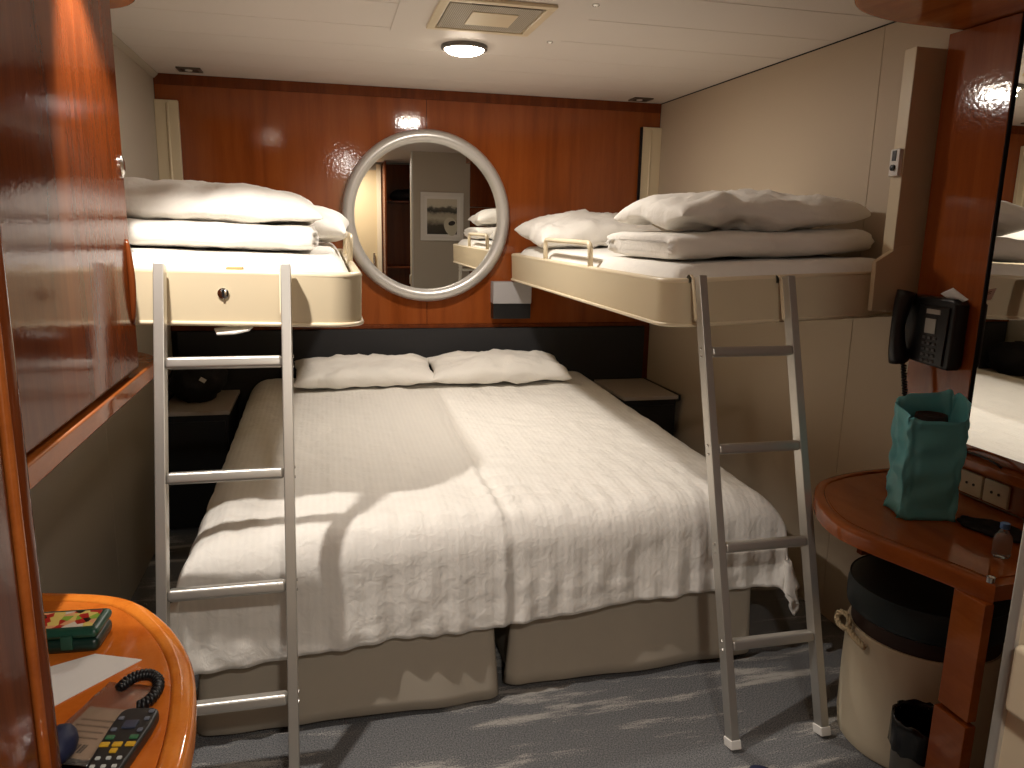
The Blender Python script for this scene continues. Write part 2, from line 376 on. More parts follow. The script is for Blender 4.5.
# ------------------------------------------------------------------ beds
def skirt(bm, x0, x1, yf, z1=.36, z0=.016, seed=0):
    path = []
    n1 = 40
    for i in range(n1+1): path.append((x0, -.06+(yf+.02+.06)*i/n1, -1, 0))
    for i in range(1, 7):
        a = i/6*pi/2; path.append((x0+.02-.02*math.cos(a), yf+.02-.02*math.sin(a), -math.cos(a), -math.sin(a)))
    n2 = 46
    for i in range(1, n2+1): path.append((x0+.02+(x1-x0-.04)*i/n2, yf, 0, -1))
    for i in range(1, 7):
        a = i/6*pi/2; path.append((x1-.02+.02*math.sin(a), yf+.02-.02*math.cos(a), math.sin(a), -math.cos(a)))
    for i in range(1, n1+1): path.append((x1, yf+.02+(-.06-yf-.02)*i/n1, 1, 0))
    rows = 10; g = []
    s = 0; prev = None
    for (x, y, nx, ny) in path:
        if prev: s += math.hypot(x-prev[0], y-prev[1])
        prev = (x, y)
        w = nz(s*2.6+seed, 3.3)+.35*nz(s*7+seed, 8)
        lift = .022*(nz(s*1.9+seed*2, 5.1)+.3)
        col = []
        for j in range(rows+1):
            q = j/rows; z = z1+(z0+lift-z1)*q
            off = (.008+.036*max(-.6, w))*q**1.5+.016*q
            if abs(nx) > .9: off = min(off, .004)*.5
            col.append(bm.verts.new((x+nx*off, y+ny*off, z)))
        g.append(col)
    for A, C in zip(g, g[1:]):
        for j in range(rows): bm.faces.new((A[j], C[j], C[j+1], A[j+1]))
def bed(x0, x1, yf, label, seed):
    t = thing('twin_bed', label, 'bed', ((x0+x1)/2, yf/2, 0), group='twin beds pushed together')
    bx('mattress', (x0+.005, x1-.005, yf+.01, -.06, .34, .555), M_sheet, t, .04, 4)
    bx('base', (x0+.03, x1-.03, yf+.05, -.06, .10, .335), M_black, t, .004)
    for x in (x0+.08, x1-.08):
        for y in (yf+.12, -.15):
            b = B(); lathe(b, [(.02, 0), (.025, .1)], (x, y, 0), 12); obj('leg', b, M_black, t, True)
    b = B(); skirt(b, x0, x1, yf, seed=seed); o = obj('valance', b, M_skirt, t, 'all')
    md = o.modifiers.new('thickness', 'SOLIDIFY'); md.thickness = .004; md.offset = -1
bed(.395, 1.222, -2.03, 'twin bed with taupe valance on the side of the round table, left of the gap', 1.3)
bed(1.300, 2.125, -1.965, 'twin bed with taupe valance on the desk side, right of the gap', 9.1)

def duvet():
    xL, xR, r = .375, 2.185, .105
    nu, nv = 250, 210
    dL, dR, dF, yB = .30, .26, .285, -.08
    bm = B(); g = []
    for i in range(nu+1):
        u = xL-dL+(xR-xL+dL+dR)*i/nu
        row = []
        for j in range(nv+1):
            uc = min(max(u, xL), xR)
            yF = -2.10+.06*(uc-xL)
            hem = dF+.022*nz(u*1.7, 4.4)-.015+.03*(1.0-(uc-xL)/1.79)
            v = yB+(yF-hem-yB)*j/nv
            # fold in x
            def fold(s):
                if s <= 0: return s, 0
                if s < r*pi/2: return r*math.sin(s/r), r*(1-math.cos(s/r))
                return r, r+s-r*pi/2
            if u > (xL+xR)/2: o, dx = fold(u-(xR-r)); x = xR-r+o; sx = 1
            else: o, dx = fold((xL+r)-u); x = xL+r-o; sx = -1
            o, dy = fold((yF+r)-v); y = yF+r-o
            d = (dx**2.4+dy**2.4)**(1/2.4)
            mn = min(dx, dy)
            x += sx*((.09*dx+.14*mn)); y -= .06*dy+.10*mn
            z = .648-.052*min(1, max(0, -v/1.9))**.8-d
            # crown: softly puffed top
            top = max(0, 1-d/.06)
            z += top*(.010*nz(u*2.3, v*1.7, 1)+.006*nz(u*6, v*4.5, 2)+.0035*nz(u*15, v*7, 3)+.006*(abs(nz(u*7+.6*nz(u*3, v*3), v*11, 11))-.2)+.004*(abs(nz(u*19, v*15+nz(u*5, v*5), 12))-.2))
            # lengthwise gather in the middle
            xc = 1.245+.03*nz(v*1.3, 7.7)+.012*nz(v*5, 2.2)
            gth = math.exp(-((u-xc)/.016)**2)-.6*math.exp(-((u-xc-.035)/.02)**2)
            fade = min(1, max(0, (-v-.35)/.3))
            z += top*.010*gth*fade
            # ripples crossing the gather near the foot
            ft = min(1, max(0, (-v-1.45)/.35))
            z += top*ft*.008*math.sin(v*62+2*nz(u*5, v*5))*math.exp(-((u-1.29)/.07)**2)
            # hanging folds at the foot and sides
            hang = min(1, max(0, (dy-.02)/.3)); amp = .5+.5*nz(u*1.7+3, 1.1)
            ph = u*2*pi/.085+3.2*nz(u*4, v*2.2, 5)
            y -= hang*(.007*abs(nz(u*14, v*20, 13))+.008*amp*math.sin(ph)+.016*nz(u*7, v*3, 6)+.010*nz(u*19, v*11, 7))*(1 if dx < .05 else .5)
            y += -.010*gth*min(1, dy/.1)
            hs = min(1, max(0, (dx-.02)/.3))
            x += sx*hs*(.014*math.sin(v*2*pi/.16+2*nz(v*3, u*2, 8))+.01*nz(u*3, v*9, 9))
            pre = min(1, max(0, (-v-1.5)/.5))*top
            z += pre*.002*math.sin(u*2*pi/.075+2.5*nz(u*4, v*2, 5))
            z = max(z, .07)
            row.append(bm.verts.new((x, y, z)))
        g.append(row)
    for A, C in zip(g, g[1:]):
        for j in range(nv): bm.faces.new((A[j], C[j], C[j+1], A[j+1]))
    o = obj('duvet', bm, M_duvet, None, 'all', base=(1.27, -1.0, .2))
    md = o.modifiers.new('thickness', 'SOLIDIFY'); md.thickness = .012; md.offset = -1
    tag(o, 'rumpled white striped duvet spread across both pushed-together beds', 'duvet')
duvet()

def pillow(name, size, mtx, m, label, cat='pillow', group=None, seed=0, wr=1.0, flat=.55, n=44):
    w, l, h = size; bm = B(); top, bot = {}, {}
    def P(i, j, s):
        u = -1+2*i/n; v = -1+2*j/n
        # finer sampling near the rim
        u = math.sin(u*pi/2); v = math.sin(v*pi/2)
        e = (max(0, 1-abs(u)**2.4)*max(0, 1-abs(v)**2.4))**.34
        x = u*w/2*(1-.055*(1-v*v)); y = v*l/2*(1-.055*(1-u*u))
        rim = 1-e
        z = s*h*.5*e*(1.0 if s > 0 else flat)
        ang = math.atan2(v, u); rad = math.hypot(u, v)
        wrk = .012*wr*nz(math.cos(ang)*5+seed, math.sin(ang)*5, rad*1.2)*min(1, rad*1.2)*e**.5
        wrk += .007*wr*(abs(nz(x*15+seed, y*5+2*nz(x*4, y*4, seed), s*3))-.25)*e
        wrk += .010*wr*nz(x*9+seed, y*9, s*2)*e + .0045*wr*nz(x*26, y*26+seed, s)*e
        z += s*wrk
        x += .008*wr*nz(v*4+seed, s*.1, 3.3)*rim; y += .008*wr*nz(u*4+seed, s*.1, 9.3)*rim
        z += .014*nz(u*1.3+seed, v*1.3, 4)*1
        return Vector((x, y, z))
    for i in range(n+1):
        for j in range(n+1):
            top[i, j] = bm.verts.new(P(i, j, 1))
            bot[i, j] = top[i, j] if i in (0, n) or j in (0, n) else bm.verts.new(P(i, j, -1))
    for i in range(n):
        for j in range(n):
            bm.faces.new((top[i, j], top[i+1, j], top[i+1, j+1], top[i, j+1]))
            f = (bot[i, j], bot[i, j+1], bot[i+1, j+1], bot[i+1, j])
            try: bm.faces.new(f)
            except ValueError: pass
    o = obj(name, bm, m, None, 'all', local=True)
    o.matrix_basis = mtx
    return tag(o, label, cat, group)
def TR(x, y, z, rx=0, ry=0, rz=0): return Matrix.Translation((x, y, z)) @ Euler((rx, ry, rz)).to_matrix().to_4x4()
G = 'pillows at the head of the bed'
pillow('pillow', (.70, .36, .135), TR(.94, -.225, .692, .14, 0, .02), M_linen, 'white pillow at the head of the lower bed, on the side of the round table', group=G, seed=2.1, wr=1.4)
pillow('pillow', (.72, .36, .15), TR(1.625, -.225, .696, .14, 0, -.02), M_linen, 'white pillow at the head of the lower bed, on the desk side', group=G, seed=6.4, wr=1.4)

# ------------------------------------------------------------------ bunks
def rrect(x0, x1, y0, y1, r, side):
    """outline, rounded on the free side only (side=+1: free side is x1; -1: x0)"""
    if side > 0: return [(x0, y1), (x0, y0)] + arc(x1-r, y0+r, r, -90, 0) + arc(x1-r*.4, y1-r*.4, r*.4, 0, 90)
    return [(x1, y0), (x1, y1)] + arc(x0+r*.4, y1-r*.4, r*.4, 90, 180) + arc(x0+r, y0+r, r, 180, 270)
def inset(pts, d):
    n = len(pts); out = []
    A = sum(pts[i][0]*pts[(i+1) % n][1]-pts[(i+1) % n][0]*pts[i][1] for i in range(n))
    sg = 1 if A > 0 else -1
    for i in range(n):
        p0, p, p1 = Vector(pts[i-1]), Vector(pts[i]), Vector(pts[(i+1) % n])
        e0, e1 = (p-p0).normalized(), (p1-p).normalized()
        n0, n1 = Vector((-e0.y, e0.x))*sg, Vector((-e1.y, e1.x))*sg
        m = (n0+n1); m = m/max(.3, m.dot(n0)) if m.length > 1e-6 else n0
        out.append(tuple(p+m*d))
    return out
def bunk(side, w, wallx, z, tilt, label):
    # side=+1: bunk hinged on the left wall, free side towards +x; local origin at the hinge, tray bottom z=0
    t = thing('pull_down_bunk', label, 'bunk bed', (wallx, -.0, z), (0, tilt, 0), group='pull-down bunks')
    s = side
    yb, yf = -.03, -2.02
    x0, x1 = (0.0, w) if s > 0 else (-w, 0.0)
    h = .132
    out = rrect(x0, x1, yf, yb, .085, s); inn = inset(out, .018)
    b = B(); n = len(out)
    for (p, q, za, zb_) in ((out, out, 0.0, h), (inn, inn, .03, h)):
        A = [b.verts.new((c[0], c[1], za)) for c in p]; C = [b.verts.new((c[0], c[1], zb_)) for c in q]
        for i in range(n): b.faces.new((A[i], A[(i+1) % n], C[(i+1) % n], C[i]))
        b.faces.new(A)
        if p is out: oT = C
        else: iT = C
    for i in range(n): b.faces.new((oT[i], oT[(i+1) % n], iT[(i+1) % n], iT[i]))
    obj('tray', b, M_cream, t, True, local=True)
    mid = inset(out, .009)
    k0 = 1 if s > 0 else 1
    loop = [(p[0], p[1], h) for p in mid]; loop = loop[1:]+loop[:1] if False else loop
    b = B(); tube(b, loop, .0105, 8, closed=True); obj('rim', b, M_cream_d, t, 'all', local=True)
    b = B(); tube(b, [(p[0], p[1], .004) for p in inset(out, -.001)], .006, 8, closed=True); obj('lower_lip', b, M_cream_d, t, 'all', local=True)
    # mattress with a fitted sheet
    mo = inset(out, .024); b = B(); tt = bmesh.new()
    cx = sum(p[0] for p in mo)/n; cy = (yf+yb)/2
    xa, xb = x0+.024, x1-.024; ya, yb2 = yf+.024, yb-.024
    nx_, ny_ = 40, 90; gr = {}
    for i in range(nx_+1):
        for j in range(ny_+1):
            u = -1+2*i/nx_; v = -1+2*j/ny_
            su = math.copysign(1-(1-abs(u))**1.7, u); sv = math.copysign(1-(1-abs(v))**1.7, v)
            x = (xa+xb)/2+su*(xb-xa)/2; y = (ya+yb2)/2+sv*(yb2-ya)/2
            e = min(1, (1-abs(su))*(xb-xa)/2/.07); e2 = min(1, (1-abs(sv))*(yb2-ya)/2/.07)
            q = (1-(1-e)**2.4)*(1-(1-e2)**2.4)
            # keep inside the rounded corner
            cxr = (x1-.085) if s > 0 else (x0+.085); cyr = yf+.085
            if (x-cxr)*s > 0 and y < cyr:
                dd = math.hypot(x-cxr, y-cyr)
                if dd > .06: x = cxr+(x-cxr)*.06/dd; y = cyr+(y-cyr)*.06/dd
            z_ = .115+.062*q+.004*nz(x*8, y*8, s)*q+.004*nz(x*25, y*12, s)*(1-q)
            gr[i, j] = b.verts.new((x, y, z_))
    for i in range(nx_):
        for j in range(ny_): b.faces.new((gr[i, j], gr[i+1, j], gr[i+1, j+1], gr[i, j+1]))
    tt.free()
    rim = [gr[i, 0] for i in range(nx_+1)]+[gr[nx_, j] for j in range(1, ny_+1)]+[gr[i, ny_] for i in range(nx_-1, -1, -1)]+[gr[0, j] for j in range(ny_-1, 0, -1)]
    low = [b.verts.new((v.co.x, v.co.y, .034)) for v in rim]; m_ = len(rim)
    for i in range(m_): b.faces.new((rim[i], low[i], low[(i+1) % m_], rim[(i+1) % m_]))
    b.faces.new(low)
    obj('mattress', b, M_sheet, t, 'all', local=True)
    # guard rail on the free side
    fx = x1-.012 if s > 0 else x0+.012
    ya, yb3, zt = -.68, -1.30, h+.095
    pts = [(fx, ya, h*.8), (fx, ya, zt-.03)]
    pts += [(fx, ya-.03+.03*math.cos(a), zt-.03+.03*math.sin(a)) for a in (pi/8, pi/4, 3*pi/8, pi/2)]
    pts += [(fx, yb3+.03-.03*math.sin(a), zt-.03+.03*math.cos(a)) for a in (0, pi/8, pi/4, 3*pi/8, pi/2)]
    pts += [(fx, yb3, h*.8)]
    b = B(); tube(b, pts, .0105, 10); obj('guard_rail', b, M_cream_d, t, 'all', local=True)
    return t
zb = 1.177
bkR = bunk(-1, .834, W, zb, -math.atan(.038) * -1 * -1 if False else math.atan(.038)*-1, 'cream pull-down bunk on the right-hand wall above the bed')
bkL = bunk(1, .855, 0.0, zb, math.atan(.023), 'cream pull-down bunk on the cabinet-side wall with a keyhole in its end')
def cheek(parent, x0, x1, y0, y1, z0, z1):
    b = B(); box(b, x0, x1, y0, y1, z0, z1, .004); o = obj('housing_cheek', b, M_cream, parent, True); return o
# right bunk fittings (world coordinates)
cheek(bkR, 2.456, W, -.03, -.004, 1.05, 1.972)
cheek(bkR, 2.454, W, -2.05, -2.0, 1.19, 1.966)
b = B(); prism(b, [(2.40, 1.195), (2.545, 1.195), (2.545, 1.40), (2.476, 1.392), (2.398, 1.345)], 0, .02, .003); b.transform(Matrix(((1,0,0,0),(0,0,-1,-2.032),(0,1,0,0),(0,0,0,1))))
obj('bracket', b, M_cream, bkR, True)
bx('latch_plate', (2.440, 2.455, -2.046, -2.006, 1.60, 1.68), M_white, bkR, .004)
b = B(); lathe(b, [(.009, 0), (.009, .006), (.004, .008)], (2.440, -2.026, 1.625), 14, mtx=Matrix.Rotation(-pi/2, 4, 'Y')); obj('latch_button', b, M_black, bkR, True)
bx('latch_slot', (2.4375, 2.441, -2.034, -2.018, 1.645, 1.675), M_black, bkR, .001)
b = B(); tube(b, [(2.505, -.031, 1.3), (2.505, -.031, 1.96)], .005, 8); obj('cheek_rib', b, M_cream_d, bkR, 'all')
b = B(); box(b, 2.45, 2.457, -.034, -.004, 1.05, 1.972, .002); obj('cheek_edge', b, M_dark, bkR, True)
# left bunk fittings
cheek(bkL, .0, .105, -.03, -.004, 1.05, 1.98)
b = B(); tube(b, [(.058, -.031, 1.08), (.058, -.031, 1.965)], .006, 8); obj('cheek_rib', b, M_cream_d, bkL, 'all')
b = B(); lathe(b, [(.014, 0), (.014, .004), (.009, .006), (.001, .006)], (.507, -2.02, 1.247), 20, mtx=Matrix.Rotation(pi/2, 4, 'X')); kh = obj('lock', b, M_chrome, bkL, True)
bx('key_slot', (.504, .510, -2.0285, -2.0255, 1.237, 1.257), M_black, kh, 0)
b = B(); prism(b, [(-.045, .02), (.06, .025), (.045, -.02), (.01, -.03), (-.035, -.02)], 0, .006, .002); b.transform(TR(.52, -2.0, 1.148, .25, -.12, 0)); obj('pull_latch', b, M_white, bkL, True)
bx('strap', (.515, .555, -2.012, -1.93, 1.304, 1.3125), mat('tan_strap', (196, 164, 110), .8), bkL, .002)

def folded_duvet(name, size, mtx, label, seed, end):
    w, l, h = size; bm = B(); nu, nv = 64, 30; g = []
    for i in range(nu+1):
        a = -1+2*i/nu; sa = math.sin(a*pi/2)
        row = []
        for j in range(nv):
            th = 2*pi*j/nv; cy, cz = math.cos(th), math.sin(th)
            ey = math.copysign(abs(cy)**.34, cy); ez = math.copysign(abs(cz)**.62, cz)
            k = (1-abs(sa)**14)**.32 if abs(sa) < 1 else 0
            x = sa*w/2; y = ey*l/2*(.86+.14*k) if k > 0 else ey*l/2*.86
            z = ez*h/2*(.45+.55*k)
            # layers at the folded ends
            lay = max(0, (abs(sa)-.93)/.07)
            x -= math.copysign(.018*lay*abs(math.sin(ez*pi*1.5)), sa)
            x += .012*nz(y*5+seed, z*12, a)*lay; x += .012*nz(y*3, seed, 2)*lay
            y += .010*nz(x*7+seed, z*9, 2)+.005*nz(x*20, z*20, seed); z += .008*nz(x*6+seed, y*6, 5)+.004*nz(x*19, y*17, seed)
            row.append(bm.verts.new((x, y, z)))
        g.append(row)
    for A, C in zip(g, g[1:]):
        for j in range(nv): bm.faces.new((A[j], A[(j+1) % nv], C[(j+1) % nv], C[j]))
    bm.faces.new(g[0]); bm.faces.new(g[-1][::-1])
    o = obj(name, bm, M_linen, None, 'all', local=True); o.matrix_basis = mtx
    return tag(o, label, 'duvet', 'folded duvets on the bunks')
GB = 'pillows on the bunks'
# right bunk: tilt lowers the free side
tr = -math.atan(.038); tl = math.atan(.023)
folded_duvet('folded_duvet', (.75, .60, .085), TR(2.165, -1.585, 1.388, 0, tr, .03), 'thick folded white duvet lying across the bunk on the right-hand wall', 3.1, -1)
pillow('pillow', (.69, .52, .165), TR(2.165, -1.60, 1.48, 0, tr*.6, .04), M_linen, 'plump white pillow on top of the folded duvet on the right-hand bunk', group=GB, seed=11.2, wr=1.8)
pillow('pillow', (.66, .46, .20), TR(2.06, -.36, 1.398, .12, tr, .06), M_linen, 'white pillow at the head of the right-hand bunk by the veneer wall', group=GB, seed=4.7, wr=1.6)
folded_duvet('folded_duvet', (.735, .60, .075), TR(.385, -1.50, 1.388, 0, tl, .0), 'folded white duvet on the bunk beside the wooden wall cabinet', 8.3, 1)
pillow('pillow', (.76, .56, .165), TR(.37, -1.45, 1.462, 0, tl*1.5, .02), M_linen, 'large white pillow on the folded duvet of the cabinet-side bunk', group=GB, seed=15.9, wr=1.3)
pillow('pillow', (.64, .46, .20), TR(.54, -.66, 1.413, .10, tl, -.06), M_linen, 'white pillow at the head of the cabinet-side bunk by the round mirror', group=GB, seed=21.3, wr=1.4)

# ------------------------------------------------------------------ ladders
def ladder(x0, x1, ztop, label, sh):
    t = thing('bunk_ladder', label, 'ladder', ((x0+x1)/2, -2.39, 0), group='aluminium bunk ladders')
    yt, yfoot = -2.055, -2.394
    L = Vector((0, yt-yfoot, ztop)); ln = L.length; ang = math.atan2(yt-yfoot, ztop)
    mt = Matrix.Translation((0, yfoot, 0)) @ Matrix.Rotation(-ang, 4, 'X') @ Matrix(((1,0,sh/ln,0),(0,1,0,0),(0,0,1,0),(0,0,0,1)))
    for x in (x0, x1):
        b = B(); box(b, x-.0125, x+.0125, -.019, .019, .022, ln+.004, .003); b.transform(mt); st = obj('stile', b, M_alu, t, True)
        b = B(); box(b, x-.016, x+.016, -.0215, .0215, .006, .032, .003); b.transform(mt); obj('foot_cap', b, M_white, t, True)
        # hook strap over the rim
        b = B(); xs = x-.0145
        prof = [(.010, ln-.115), (.0165, ln-.125), (.021, ln-.12), (.021, ln-.02), (.021, ln+.004), (.035, ln+.016), (.050, ln+.010), (.054, ln-.012), (.050, ln-.012), (.046, ln+.004), (.034, ln+.009), (.022, ln+.012), (.010, ln-.004)]
        A = [b.verts.new((xs-.0025, p[0], p[1])) for p in prof]; C = [b.verts.new((xs+.0025, p[0], p[1])) for p in prof]
        b.faces.new(A); b.faces.new(C[::-1])
        for i in range(len(prof)): b.faces.new((A[i], A[(i+1) % len(prof)], C[(i+1) % len(prof)], C[i]))
        b.transform(mt); obj('hook', b, M_cream_d, t, True)
        for zr in (1.085, .815, .545, .28):
            q = zr/math.cos(ang)
            b = B(); sx = -1 if x == x0 else 1
            for dz in (.012, -.012): lathe(b, [(.004, 0), (.004, .002), (.002, .003)], (x+sx*.0125, 0, q+dz), 8, mtx=Matrix.Rotation(sx*pi/2, 4, 'Y'))
            b.transform(mt); obj('bolt', b, M_chrome, st, True)
    for zr in (1.085, .815, .545, .28):
        q = zr/math.cos(ang)
        b = B(); box(b, x0+.0125, x1-.0125, -.019, .019, q-.0145, q+.0145, .008, 3); b.transform(mt); obj('rung', b, M_alu, t, True)
ladder(1.838, 2.124, 1.295, 'aluminium ladder hooked on the right-hand bunk, white feet on the carpet', -.026)
ladder(.356, .652, 1.318, 'aluminium ladder hooked on the cabinet-side bunk, beside the amber table', .012)

# ------------------------------------------------------------------ left: wall cabinet, wardrobe, shelf, table
t = thing('wall_cabinet', 'glossy cherry wall cabinet with rounded lower shelf on the left-hand wall', 'cabinet', (.15, -2.6, 1.016))
bx('body', (0, .26, -3.2, -2.045, 1.07, 1.98), M_red, t, .004)
out = [(0.0, -3.2), (.30, -3.2)] + [(.30, -1.98)] + arc(.17, -1.93, .13, -15, 60, 8, ry=.33) + [(.17-.05, -1.63), (0, -1.60)]
out = [(0.0, -3.2), (.304, -3.2), (.304, -1.90)] + [(.304-.13*(1-math.cos(a)), -1.90+.22*math.sin(a)) for a in [pi/2*i/8 for i in range(1, 9)]] + [(0.0, -1.66)]
b = B(); prism(b, out, 1.006, 1.050, .006, 3); sh = obj('shelf', b, M_desk, t, True, label='rounded pale wooden shelf end')
b = B(); box(b, .262, .302, -3.2, -2.038, 1.06, 1.98, .012, 4); dr = obj('door', b, M_red, t, True)
b = B(); lathe(b, [(.017, 0), (.017, .004), (.010, .008), (.004, .008)], (.302, -2.07, 1.548), 20, mtx=Matrix.Rotation(pi/2, 4, 'Y') @ Matrix.Scale(1.55, 4, (1, 0, 0))); obj('latch', b, M_chrome, dr, True, label='chrome oval push latch')
b = B(); pts = [(.302+.005*math.sin(pi*i/12)+.001, -2.075, 1.175+.205*i/12) for i in range(13)]; tube(b, pts, [.003+.005*math.sin(pi*i/12)**.5 for i in range(13)], 10); obj('handle', b, M_red, dr, 'all')
out = [(0.0, -3.2), (.318, -3.2), (.318, -1.86)] + [(.318-.15*(1-math.cos(a)), -1.86+.22*math.sin(a)) for a in [pi/2*i/8 for i in range(1, 9)]] + [(0.0, -1.62)]
b = B(); prism(b, out, 1.984, 2.098, .01, 3); obj('cornice', b, M_desk, t, True)

t = thing('wardrobe', 'tall glossy cherry wardrobe with rounded amber edge post, nearest the camera', 'wardrobe', (.22, -3.9, 0))
bx('body', (0.0, .425, -4.9, -3.245, .0, 2.098), M_red, t, .003)
bx('door', (.425, .446, -3.88, -3.262, .06, 2.06), M_red, t, .004); bx('door', (.425, .446, -4.5, -3.884, .06, 2.06), M_red, t, .004)
b = B(); tube(b, [(.432, -3.232, 0), (.432, -3.232, 2.098)], .022, 20); obj('edge_post', b, M_red, t, 'all', label='rounded vertical edge post')
b = B(); tube(b, [(.447, -3.252, 0), (.447, -3.252, 2.098)], .006, 12); obj('edge_bead', b, M_desk, t, 'all', label='amber bead along the edge')

def smooth_outline(pts, n=6):
    P = [Vector(p) for p in pts]; o = []
    for i in range(len(P)-1):
        p0 = P[max(i-1, 0)]; p1 = P[i]; p2 = P[i+1]; p3 = P[min(i+2, len(P)-1)]
        for k_ in range(n):
            s = k_/n
            o.append(tuple(.5*((2*p1)+(-p0+p2)*s+(2*p0-5*p1+4*p2-p3)*s*s+(-p0+3*p1-3*p2+p3)*s**3)))
    o.append(tuple(P[-1])); return o
TZ = .75
crv = smooth_outline([(0.010, -2.60), (.13, -2.605), (.28, -2.635), (.392, -2.68), (.477, -2.785), (.536, -2.915), (.561, -3.05), (.566, -3.18), (.558, -3.33), (.53, -3.45), (.462, -3.52)])
t = thing('side_table', 'amber wooden table with a curved edge along the left-hand wall', 'table', (.28, -3.0, 0))
tout = crv + [(.462, -3.205), (.010, -3.205)]
b = B(); prism(b, inset(tout, .0)[:], TZ-.034, TZ-.004, .002); obj('table_top', b, M_table, t, True)
# inlaid field and the raised rounded edge band
fld = inset(tout, .03); n0_ = len(crv)
b = B(); prism(b, fld[:n0_-4]+fld[n0_-1:], TZ-.006, TZ, .001); obj('top_field', b, M_table, t, True)
b = B(); n = len(crv); o2 = inset(tout, -.004)[:n]; i2 = inset(tout, .029)[:n]
prf = [(1, -.036), (1, -.008), (.9, -.001), (.75, .002), (.15, .002), (0, -.0005), (0, -.006)]
rows = []
for k_, dz in prf: rows.append([b.verts.new((o2[i][0]*k_+i2[i][0]*(1-k_), o2[i][1]*k_+i2[i][1]*(1-k_), TZ+dz)) for i in range(n)])
for A, C in zip(rows, rows[1:]):
    for i in range(n-1): b.faces.new((A[i], A[i+1], C[i+1], C[i]))
obj('edge_band', b, M_edge, t, 'all', label='glossy amber edge band')
b = B(); lathe(b, [(.045, 0), (.04, .02), (.028, .03), (.028, TZ-.036)], (.32, -2.98, 0), 24); obj('leg', b, M_red, t, True)
bx('side_panel', (.01, .20, -3.18, -3.155, 0, TZ-.034), M_red, t)

# things on the table
def rot_box(bm, cx, cy, z0, w, l, h, rz, bev=.002, seg=2):
    t_ = bmesh.new(); box(t_, -w/2, w/2, -l/2, l/2, 0, h, bev, seg); merge(bm, t_, TR(cx, cy, z0, 0, 0, rz))
# hinged green tin with printed lid
tz = TZ+.0005
t = thing('lunch_case', 'small dark green case with a colourful printed lid on the amber table', 'case', (.30, -2.79, tz))
cm = (.322, -2.822, -.06)
b = B(); rot_box(b, cm[0], cm[1], tz, .150, .075, .024, cm[2], .010, 3); obj('base', b, mat('dark_green', (16, 44, 36), .35), t, True)
b = B(); rot_box(b, cm[0], cm[1], tz+.0245, .152, .077, .017, cm[2], .009, 3); lid = obj('lid', b, mat('green_lid', (28, 74, 58), .35), t, True)
vm_ = bpy.data.materials.new('printed_lid'); vm_.use_nodes = True; k = NT(vm_)
geo = k.add('ShaderNodeNewGeometry'); vo = k.add('ShaderNodeTexVoronoi'); vo.inputs['Scale'].default_value = 75; k.l.new(geo.outputs['Position'], vo.inputs['Vector'])
cr = k.add('ShaderNodeValToRGB'); cr.color_ramp.interpolation = 'CONSTANT'; e = cr.color_ramp.elements
e[0].color = srgb(240, 214, 120); e[1].position = .22; e[1].color = srgb(196, 48, 40)
for p_, c_ in ((.38, (236, 226, 206)), (.55, (40, 30, 26)), (.66, (150, 190, 70)), (.8, (244, 180, 130))): q = e.new(p_); q.color = srgb(*c_)
sp = k.add('ShaderNodeSeparateColor'); k.l.new(vo.outputs['Color'], sp.inputs[0]); k.l.new(sp.outputs[0], cr.inputs[0]); k.l.new(cr.outputs[0], k.b.inputs['Base Color']); k.b.inputs['Roughness'].default_value = .3
b = B(); rot_box(b, cm[0], cm[1], tz+.0412, .128, .052, .001, cm[2], 0); obj('lid_print', b, vm_, lid)
c_, s_ = math.cos(cm[2]), math.sin(cm[2])
def on_case(lx, ly): return cm[0]+lx*c_-ly*s_, cm[1]+lx*s_+ly*c_
q = on_case(.03, -.0395); b = B(); rot_box(b, q[0], q[1], tz+.010, .018, .006, .024, cm[2], .002); obj('clasp', b, MATS['green_lid'], t, True)
# papers
def sheet(name, pts, z, label, cat, m, th=.0008):
    b = B(); prism(b, pts, z, z+th); return tag(obj(name, b, m), label, cat)
sheet('paper_sheet', [(.465, -2.90), (.40, -2.97), (.30, -3.08), (.22, -2.98), (.32, -2.90), (.39, -2.868)], tz, 'folded white paper sheet beside the green case on the amber table', 'paper', M_paper, .0015)
# clear packet
pk = mat('clear_film', (236, 226, 214), .2, trans=.95)
t = thing('plastic_packet', 'clear plastic packet with a printed label and barcode beside the remote control', 'packet', (.435, -3.03, tz))
def loc2(cx, cy, rz, pts): return [(cx+x*math.cos(rz)-y*math.sin(rz), cy+x*math.sin(rz)+y*math.cos(rz)) for x, y in pts]
PC = (.444, -3.055, -.35)
b = B(); nn = 14; gr = {}
for i in range(nn+1):
    for j in range(nn+1):
        x = -.042+.084*i/nn; y = -.085+.17*j/nn; q = loc2(*PC, [(x, y)])[0]
        e_ = (1-(x/.042)**2)*(1-(y/.085)**2)
        gr[i, j] = b.verts.new((q[0], q[1], tz+.004+.006*e_+.003*abs(nz(x*60, y*60))))
for i in range(nn):
    for j in range(nn): b.faces.new((gr[i, j], gr[i+1, j], gr[i+1, j+1], gr[i, j+1]))
o = obj('film', b, pk, t, 'all'); md = o.modifiers.new('thickness', 'SOLIDIFY'); md.thickness = .0008
b = B(); prism(b, loc2(*PC, [(-.034, -.07), (.034, -.07), (.034, .03), (-.034, .03)]), tz+.001, tz+.002); lb = obj('label_card', b, mat('label_card', (226, 208, 190), .7), t)
for i in range(9):
    x = -.022+i*.0045; b = B(); prism(b, loc2(*PC, [(x, -.062), (x+.0022+.0012*(i % 2), -.062), (x+.0022+.0012*(i % 2), -.046), (x, -.046)]), tz+.002, tz+.0024); obj('barcode_bar', b, M_black, lb)
